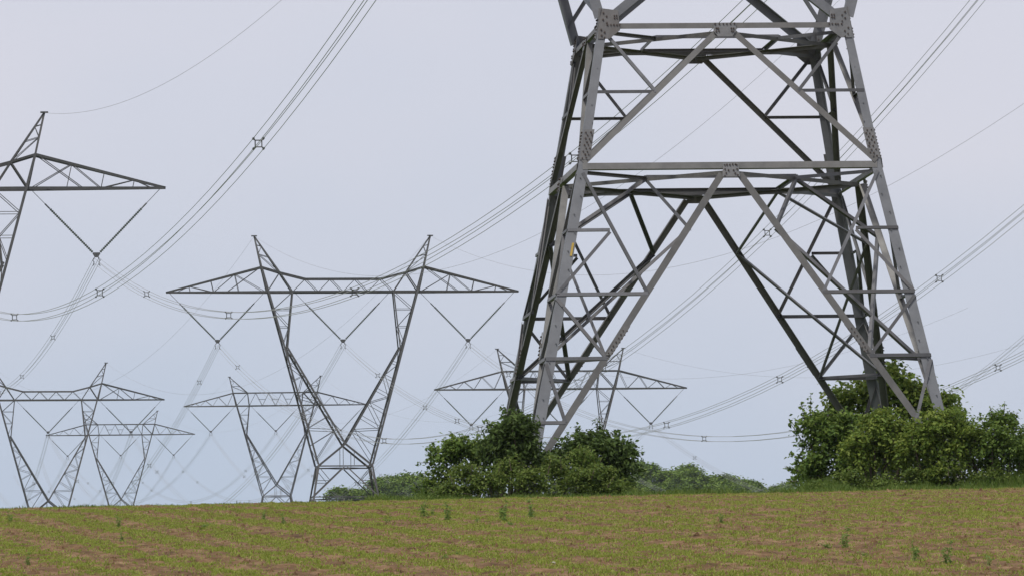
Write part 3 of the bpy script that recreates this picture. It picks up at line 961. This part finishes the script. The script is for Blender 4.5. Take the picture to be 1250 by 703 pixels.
def shrub(name, label, cat, group, origin, lobes, n, size, aspect, mat, clump=.11, sprigs=(), per=26, each=3, r0=.03, seed=1, shell=.72):
    """lobes and sprigs are relative to origin (x, y, ground)"""
    rng = np.random.default_rng(seed)
    z0 = float(base_z(np.array(origin[0]), np.array(origin[1])))
    r = empty(name, (origin[0], origin[1], z0), label, cat, group)
    P, N = crown_points(lobes, n, clump, rng, shell)
    x = stems_mb((0, 0, 0), lobes, rng, r0, each)
    if sprigs:
        P2, N2, lines = sprig_points(sprigs, rng, per, size)
        P, N = np.concatenate([P, P2]), np.concatenate([N, N2])
        for a, b_ in lines: x.tube([a, b_], [.012, .005], 4)
    k = P[:, 2] > .02
    V, F = leaves(P[k], N[k], size, aspect, rng)
    mesh_obj('foliage', V, F, mat, r)
    x.build('stem', M_bark, r)
    return r

LG, RG = 'bushes round the left pylon feet', 'bushes round the right pylon feet'
# left clump. lobes: x, y, z, rx, ry, rz
shrub('elder_bush', 'rounded dark green elder bush, tallest of the left clump, against the pylon leg', 'bush', LG, (-.02, 148.0),
      [(0, 0, 1.25, .7, .7, .62), (-.25, 0, .95, .6, .6, .55), (.3, .05, .9, .6, .6, .6), (.05, -.1, 1.55, .45, .5, .4)], 5200, .15, .42, M_elder, .1,
      [(-.4, 0, 1.6, -.62, 0, 1.85), (.1, 0, 1.8, .05, 0, 2.1), (-.15, 0, 1.8, -.25, 0, 2.12), (.35, 0, 1.5, .62, 0, 1.75), (-.5, 0, 1.2, -.78, 0, 1.42)], 30, 3, .04, 21)
shrub('hazel_bush', 'mid green bush at the left end of the left clump, ragged outline', 'bush', LG, (-1.12, 149.0),
      [(0, 0, .95, .65, .6, .6), (-.45, 0, .85, .45, .5, .5), (.5, 0, 1.1, .5, .55, .45), (.95, 0, .9, .5, .5, .5), (-.55, 0, .35, .4, .4, .35)], 5200, .1, .7, M_haw, .09,
      [(-.6, 0, 1., -.85, 0, 1.22), (-.2, 0, 1.2, -.25, 0, 1.5), (.3, 0, 1.3, .3, 0, 1.6), (.75, 0, 1.2, .85, 0, 1.5), (-.75, 0, .7, -1.02, 0, .72), (-.85, 0, .4, -1.15, 0, .33), (-.7, 0, .95, -1.0, 0, .95)], 26, 3, .03, 22)
shrub('hazel_bush', 'dark leaved bush at the right end of the left clump, broad top', 'bush', LG, (1.95, 149.6),
      [(0, 0, 1.0, .62, .6, .55), (-.5, 0, 1.1, .5, .55, .45), (.45, 0, .85, .45, .5, .5), (.2, 0, .4, .6, .5, .4), (-.15, 0, 1.3, .4, .4, .3), (-.85, .2, .75, .5, .5, .5)], 6000, .115, .65, M_elder, .1,
      [(-.1, 0, 1.5, -.08, 0, 1.86), (-.5, 0, 1.4, -.55, 0, 1.68), (.6, 0, 1.1, .92, 0, 1.1), (.65, 0, .7, .98, 0, .68), (.3, 0, 1.3, .4, 0, 1.55), (-.75, 0, 1.1, -.9, 0, 1.35)], 26, 3, .03, 23)
shrub('dogwood_bush', 'pale yellowish green thin bush in front of the dark bush of the left clump', 'bush', LG, (1.5, 147.6),
      [(0, 0, .6, .35, .35, .5), (.25, 0, .45, .35, .35, .4), (-.05, 0, .95, .22, .22, .25)], 1500, .085, .5, M_pale, .08,
      [(0, 0, .9, -.08, 0, 1.25), (.12, 0, .8, .18, 0, 1.15), (.3, 0, .7, .42, 0, .95)], 22, 5, .014, 24)
shrub('bramble_patch', 'low bramble thicket spreading along the front of the left clump', 'bramble', LG, (.22, 146.9),
      [(-1.75, 0, .15, .45, .4, .3), (-1.35, .3, .42, .45, .4, .45), (-.8, -.1, .25, .5, .4, .4), (-.35, .25, .6, .45, .4, .35), (.15, -.1, .3, .55, .4, .4), (.6, .25, .55, .45, .4, .42), (1.1, 0, .28, .5, .4, .4),
       (1.6, .2, .42, .42, .4, .36), (1.95, .2, .2, .4, .4, .26), (2.3, .3, .08, .35, .4, .2)], 14000, .075, .6, M_low, .08,
      [(-1.55, -0.15, 0.35, -1.65, -0.15, 0.65), (-1.20, -0.15, 0.50, -1.15, -0.15, 0.85), (-0.95, -0.15, 0.40, -1.01, -0.15, 0.82), (-0.60, -0.15, 0.55, -0.52, -0.15, 0.93), (-0.30, -0.15, 0.70, -0.35, -0.15, 1.03), (-0.05, -0.15, 0.40, -0.02, -0.15, 0.80), (0.25, -0.15, 0.45, 0.20, -0.15, 0.80), (0.50, -0.15, 0.60, 0.58, -0.15, 1.00), (0.80, -0.15, 0.65, 0.78, -0.15, 1.00), (1.10, -0.15, 0.40, 1.20, -0.15, 0.75), (1.45, -0.15, 0.50, 1.55, -0.15, 0.80), (1.80, -0.15, 0.30, 1.95, -0.15, 0.55), (-1.90, -0.15, 0.15, -2.10, -0.15, 0.35), (-0.75, -0.15, 0.20, -0.75, -0.15, 0.50), (0.90, -0.15, 0.20, 0.95, -0.15, 0.50)], 22, 2, .012, 25)
# right clump
shrub('maple_tree', 'small bushy tree rising behind the right pylon legs, top of the right clump', 'tree', RG, (9.05, 161.6),
      [(0, 0, 2.3, 1.05, .9, .85), (-.8, 0, 2.15, .75, .8, .75), (.8, 0, 2.1, .75, .8, .8), (.1, 0, 2.9, .68, .6, .52), (-.2, 0, .9, 1.5, .9, .9), (1.3, 0, 1.1, .7, .7, .7), (-1.3, 0, 1.95, .5, .6, .6), (1.35, 0, 2.15, .5, .5, .55)], 12500, .13, .7, M_bright, .13,
      [(.05, 0, 3.1, .1, 0, 3.5), (-.6, 0, 2.5, -.75, 0, 2.9), (-1.2, 0, 2.1, -1.5, 0, 2.4), (.6, 0, 2.4, .8, 0, 2.8), (1.25, 0, 1.8, 1.5, 0, 2.5), (1.4, 0, 1.7, 1.75, 0, 2.2), (-1.3, 0, 1.9, -1.7, 0, 2.0)], 34, 4, .05, 26)
shrub('hazel_bush', 'ragged bush at the left end of the right clump, leafy shoots over the sky', 'bush', RG, (6.95, 150.6),
      [(0, 0, 1.0, .55, .5, .65), (-.28, 0, 1.5, .38, .4, .45), (.35, 0, 1.25, .55, .5, .6), (-.25, 0, .5, .55, .5, .5), (.6, 0, .7, .65, .5, .65)], 6200, .11, .7, M_haw, .1,
      [(-.4, 0, 1.6, -.5, 0, 2.15), (-.3, 0, 1.5, -.28, 0, 2.35), (-.5, 0, 1.3, -.78, 0, 1.75), (-.45, 0, .9, -.8, 0, 1.0), (-.5, 0, .6, -.9, 0, .72), (.1, 0, 1.6, .12, 0, 2.0), (-.5, 0, .4, -.85, 0, .38)], 30, 3, .03, 27)
shrub('hazel_bush', 'dense green bush left of centre in the right clump, below the slanting brace', 'bush', RG, (8.0, 148.6),
      [(0, 0, 1.1, .7, .6, .65), (-.4, 0, .8, .55, .5, .6), (.35, 0, .7, .6, .5, .6), (.1, 0, 1.55, .5, .4, .35), (.55, .3, 1.2, .5, .5, .5)], 7200, .095, .68, M_bright, .095,
      [(0, 0, 1.5, .05, 0, 1.8), (-.4, 0, 1.2, -.5, 0, 1.5), (.45, 0, 1.2, .5, 0, 1.5)], 26, 3, .03, 28)
shrub('hazel_bush', 'tall green bush at the foot of the front right pylon leg', 'bush', RG, (9.35, 148.0),
      [(0, 0, 1.05, .7, .6, .7), (-.45, 0, .9, .55, .5, .65), (.5, 0, .95, .6, .5, .65), (0, 0, 1.5, .55, .45, .38), (.1, 0, .4, .8, .6, .4)], 8000, .09, .66, M_bright, .09,
      [(.05, 0, 1.5, .0, 0, 1.85), (.5, 0, 1.3, .6, 0, 1.65), (-.5, 0, 1.2, -.55, 0, 1.5)], 26, 3, .03, 29)
shrub('hazel_bush', 'bush with leafy upright shoots at the right of the right clump', 'bush', RG, (10.6, 148.3),
      [(0, 0, 1.05, .65, .6, .7), (-.45, 0, .85, .55, .5, .6), (.4, 0, .8, .55, .5, .65), (.1, 0, 1.45, .42, .4, .38), (0, 0, .4, .8, .6, .4), (-.75, 0, 1.3, .48, .5, .55)], 8200, .09, .62, M_haw, .09,
      [(.0, 0, 1.5, -.08, 0, 1.95), (.2, 0, 1.5, .25, 0, 1.98), (.4, 0, 1.2, .52, 0, 1.8), (-.2, 0, 1.4, -.3, 0, 1.75)], 26, 3, .03, 30)
shrub('hazel_bush', 'bush cut off by the right picture edge', 'bush', RG, (11.6, 149.0),
      [(0, 0, .9, .55, .5, .65), (-.1, 0, .4, .55, .5, .45), (.3, 0, 1.0, .5, .5, .6), (-.35, 0, .95, .45, .45, .5)], 4600, .09, .62, M_haw, .09,
      [(-.1, 0, 1.2, -.15, 0, 1.55), (.1, 0, 1.3, .1, 0, 1.6)], 24, 3, .03, 31)
shrub('bramble_patch', 'low dark bramble along the front of the right clump', 'bramble', RG, (9.0, 147.2),
      [(-2.25, .4, .1, .5, .4, .22), (-1.6, .5, .25, .45, .4, .3), (-.8, .6, .15, .6, .4, .3), (-.1, .7, .3, .5, .4, .35), (.7, .6, .12, .6, .4, .28), (1.5, .7, .3, .5, .4, .3), (2.2, .8, .15, .5, .4, .3)], 7500, .075, .6, M_low, .08,
      [(-1.6, 0, .4, -1.7, 0, .6), (.5, 0, .4, .5, 0, .62)], 20, 2, .012, 32)

# long grass at the edge of the field
def verge(name, label, x0, x1, y0, y1, per, h, seed):
    rng = np.random.default_rng(seed)
    X, Y = scatter(x0, x1, y0, y1, per, rng, False)
    k = rng.random(len(X)) < .35 + .9 * vnoise(X * 1.3, Y * .6, seed)
    X, Y = X[k], Y[k]
    P = np.stack([X, Y, ground_z(X, Y) - .01], 1)
    hh = h * (.25 + 1.3 * vnoise(X * 2., Y * .8, seed + 1) ** 1.5) * np.clip((Y - y0) / 4 + .25, .25, 1)
    V, F = blades(P, hh, .009, .6, rng)
    tag(mesh_obj(name, V, F, M_grass), label, 'grass', None, 'stuff')
verge('verge_grass', 'long green grass fringe along the field crest before the bushes', -3.2, 13.5, 138.5, 149, 330, .17, 41)
verge('tall_grass', 'taller rough grass at the foot of the left bushes', -2.2, 2.7, 145.2, 149.5, 700, .3, 45)
verge('tall_grass', 'taller rough grass at the foot of the right bushes', 6.3, 13.5, 145.2, 150, 900, .38, 47)
verge('crest_grass', 'short grass on the bare crest at the left of the field', -13.5, -3.2, 129, 141, 110, .065, 43)

# weeds in the crop: four forms, each plant an object
def weed_mesh(rng, tall):
    P, N = [], []
    x = MB()
    for s in range(3 if tall else 5):
        top = Vector((rng.normal(0, .16 if tall else .3), rng.normal(0, .16), 1 if tall else .65)) * (1 if s == 0 else rng.uniform(.6, .9))
        x.tube([(0, 0, 0), top * .5 + Vector((rng.normal(0, .04), 0, 0)), top], [.02, .014, .006], 4)
        m_ = 26
        t = rng.random(m_) ** .8
        P.append(np.array(top)[None] * t[:, None] + rng.normal(0, .1 if tall else .14, (m_, 3)) * np.array([1, 1, .5]) * (1.25 - .6 * t[:, None]))
        N.append(np.tile([0, -.2, .9], (m_, 1)))
    P, N = np.concatenate(P), np.concatenate(N)
    P[:, 2] = np.abs(P[:, 2])
    V, F = leaves(P, N, .24, .3, rng, 0)
    return V, F, x
WEEDS = [(-7.98, 106.2, .18), (-5.89, 99.65, .19), (-5.15, 87.65, .15), (-5.53, 75.9, .14), (-5.22, 77.4, .08), (-3.89, 103.75, .18), (-3.43, 99.5, .17), (-1.88, 98.05, .14), (-1.42, 103.7, .28), (-1.31, 105.25, .13),
         (-1.0, 98.65, .29), (-.17, 97.85, .31), (.25, 100.45, .27), (-.07, 94.25, .09), (.8, 96.95, .09), (-.55, 97.5, .08), (2.86, 93.55, .16), (2.96, 100.05, .07), (3.7, 76.05, .24), (3.52, 76.15, .09),
         (3.15, 74.65, .11), (2.72, 72.45, .07), (3.7, 71.3, .1), (4.1, 69.05, .2), (4.31, 67.45, .23), (4.68, 66.5, .15), (-.79, 74.6, .11), (-.65, 76.65, .09), (-4.46, 96.25, .09), (5.51, 104.9, .08), (4.57, 77.2, .05)]
rng = np.random.default_rng(5)
wprot = {}
for i, (wx, wy, wh) in enumerate(WEEDS):
    tall = wh > .125
    kk = (tall, i % 3)
    if kk not in wprot:
        V, F, x = weed_mesh(rng, tall)
        root = empty('weed', (0, 0, 0), '', 'weed', 'weeds in the young crop')
        mesh_obj('leaves', V, F, M_weed, root); x.build('stem', M_weed, root)
        wprot[kk] = root
    else:
        root = copy_tree(wprot[kk])
    root.location = (wx, wy, float(ground_z(wx, wy)) - .01)
    root.scale = (wh * (1.05 if tall else 1.5),) * 2 + (wh * (1.05 if tall else 1.2),)
    root.rotation_euler = (0, 0, rng.uniform(0, 6.28))
    far = 'near the crest' if wy > 102 else ('midway up the field' if wy > 85 else 'in the near part of the field')
    side = 'at left' if wx < -3 else ('left of centre' if wx < -.4 else ('at centre' if wx < 1.5 else 'at right'))
    root['label'] = ('upright spiky green weed ' if tall else 'low bushy green weed ') + far + ' ' + side
# stones
def stone_mesh(rng):
    import itertools
    pts = np.array(list(itertools.product((-1, 1), repeat=3)), float) * np.array([1, .7, .5]) * .8
    pts += rng.normal(0, .15, pts.shape)
    ex = np.array([(1.3, 0, 0), (-1.3, 0, 0), (0, 1, 0), (0, -1, 0), (0, 0, .75), (0, 0, -.6)]) + rng.normal(0, .12, (6, 3))
    v = np.concatenate([pts, ex])
    F = []
    for f, quad in ((1, (0, 1, 3, 2)), (0, (4, 6, 7, 5)), (3, (0, 4, 5, 1)), (2, (2, 3, 7, 6)), (5, (0, 2, 6, 4)), (4, (1, 5, 7, 3))):
        for a in range(4): F.append((quad[a], quad[(a + 1) % 4], 8 + f))
    return v * .5, F
for i, (sx, sy, sr) in enumerate([(-1.86, 120.15, .08), (-2.32, 99.2, .07), (-.72, 85.65, .06), (-.6, 85.9, .045), (-1.78, 72.05, .08), (1.0, 64.6, .11), (.39, 70.95, .06), (3.52, 87.15, .08), (6.51, 98.75, .06), (-1.25, 93.35, .05), (6.25, 86.5, .06), (-6.14, 112.05, .06)]):
    v, F = stone_mesh(rng)
    o = mesh_obj('stone', v * sr, F, M_stone)
    o.location = (sx, sy, float(ground_z(sx, sy)) + sr * .2)
    o.scale = (.6, .6, .5)
    tag(o, 'small pale flint stone lying on the bare soil of the field', 'stone', 'pale stones on the field')

# ------------------------------------------------------------------ the wood beyond the crest
def tree_mesh(seed):
    rng = np.random.default_rng(seed)
    lobes = []
    for i in range(9):
        a = rng.uniform(0, 6.28); rr = rng.uniform(0, .62)
        lobes.append((math.cos(a) * rr * 3.4, math.sin(a) * rr * 3.4, rng.uniform(7.5, 13.2) - rr * 2.0, rng.uniform(1.5, 2.5), rng.uniform(1.5, 2.5), rng.uniform(1.2, 2.0)))
    P, N = crown_points(lobes, 7500, .42, rng, .7)
    V, F = leaves(P, N, .42, .8, rng)
    x = MB()
    x.tube([(0, 0, -1), (.15, 0, 4), (0, .1, 9), (.1, 0, 13)], [.34, .28, .18, .06], 7)
    for l in lobes[:7]:
        x.tube([(0, 0, rng.uniform(4, 7)), ((l[0]) * .6, l[1] * .6, l[2] - 1.6), (l[0], l[1], l[2])], [.14, .09, .03], 5)
    return V, F, x
tprot = []
for s in range(4):
    V, F, x = tree_mesh(60 + s)
    r = empty('broadleaf_tree', (0, 0, 0), '', 'tree', 'trees of the distant wood')
    mesh_obj('crown', V, F, M_wood, r); x.build('trunk', M_bark, r)
    tprot.append([r, False])
# x, y, height
TREES = [(13, 1252, 13.3), (15.5, 1264, 12.6), (18.5, 1264, 11.7), (21.7, 1253, 12.8), (24.3, 1260, 12.8), (27.3, 1257, 13.0), (29.8, 1265, 12.0), (33.2, 1257, 13.2), (36.2, 1247, 12.0), (39.6, 1246, 12.3), (42.0, 1253, 10.6), (45.1, 1257, 11.1), (48.5, 1257, 11.2), (51.4, 1249, 11.5), (53.9, 1249, 10.7), (56.6, 1258, 11.3), (59.9, 1258, 10.7), (62.6, 1256, 10.8), (65.4, 1252, 11.5), (68.5, 1245, 11.4), (-31.1, 1262, 13.9), (-27.9, 1265, 12.5), (-24.5, 1263, 12.6), (-21.7, 1260, 13.9), (-18.2, 1247, 12.9), (-15.5, 1249, 11.0), (-12.5, 1258, 12.7), (-9.8, 1264, 12.5), (-30.5, 1300, 13.3), (-26.0, 1310, 14.9), (-22.0, 1290, 16.6), (-18.5, 1300, 14.4), (-25, 1330, 15.3), (-13.5, 1310, 12.2), (-8, 1300, 11.2), (24, 1300, 16.3), (28.5, 1290, 15.6), (33.0, 1310, 16.1), (37.5, 1300, 14.8), (31, 1270, 13.8), (36, 1275, 12.8), (42, 1300, 14.0), (45.5, 1310, 13.6), (41, 1280, 12.0), (50, 1300, 12.3), (54, 1310, 12.6), (58.5, 1300, 13.2), (48, 1285, 10.8), (63, 1310, 12.8), (67, 1300, 11.8), (19, 1300, 14.8), (14, 1305, 13.8), (9, 1300, 14.2), (4, 1310, 13.2), (-2, 1300, 12.2), (26.2, 1292, 15.8), (30.8, 1301, 15.4), (35.2, 1296, 15.1), (39.6, 1290, 14.0), (20.5, 1288, 15.4), (44, 1292, 13.1)]
for i, (tx, ty, th) in enumerate(TREES):
    e = tprot[i % 4]
    if not e[1]: r = e[0]; e[1] = True
    else: r = copy_tree(e[0])
    sc = th / 14.6
    r.location = (tx, ty, float(base_z(np.array(tx), np.array(ty))))
    r.scale = (sc * 1.25, sc * 1.25, sc)
    r.rotation_euler = (0, 0, rng.uniform(0, 6.28))
    r['label'] = ('hazy green tree of the far wood behind the large whole pylon' if tx < -10 else
                  ('hazy green tree of the far wood behind the left bushes' if tx < 23 else 'hazy green tree of the far wood between the two clumps of bushes'))

# ------------------------------------------------------------------ haze
HAZE = 0.00004
hz = MB()
hz.box((0, 1600, 56), (2600, 0, 0), (0, 2000, 0), (0, 0, 61))
m = bpy.data.materials.new('haze'); m.use_nodes = True
nt = m.node_tree; nt.nodes.clear()
mo = nt.nodes.new('ShaderNodeOutputMaterial')
pv = nt.nodes.new('ShaderNodeVolumePrincipled')
pv.inputs['Color'].default_value = (.8, .86, .95, 1)
pv.inputs['Density'].default_value = HAZE
nt.links.new(pv.outputs['Volume'], mo.inputs['Volume'])
if HAZE > 0:
    o = hz.build('haze', m)
    tag(o, 'thin blue grey summer haze', None, None, 'stuff')
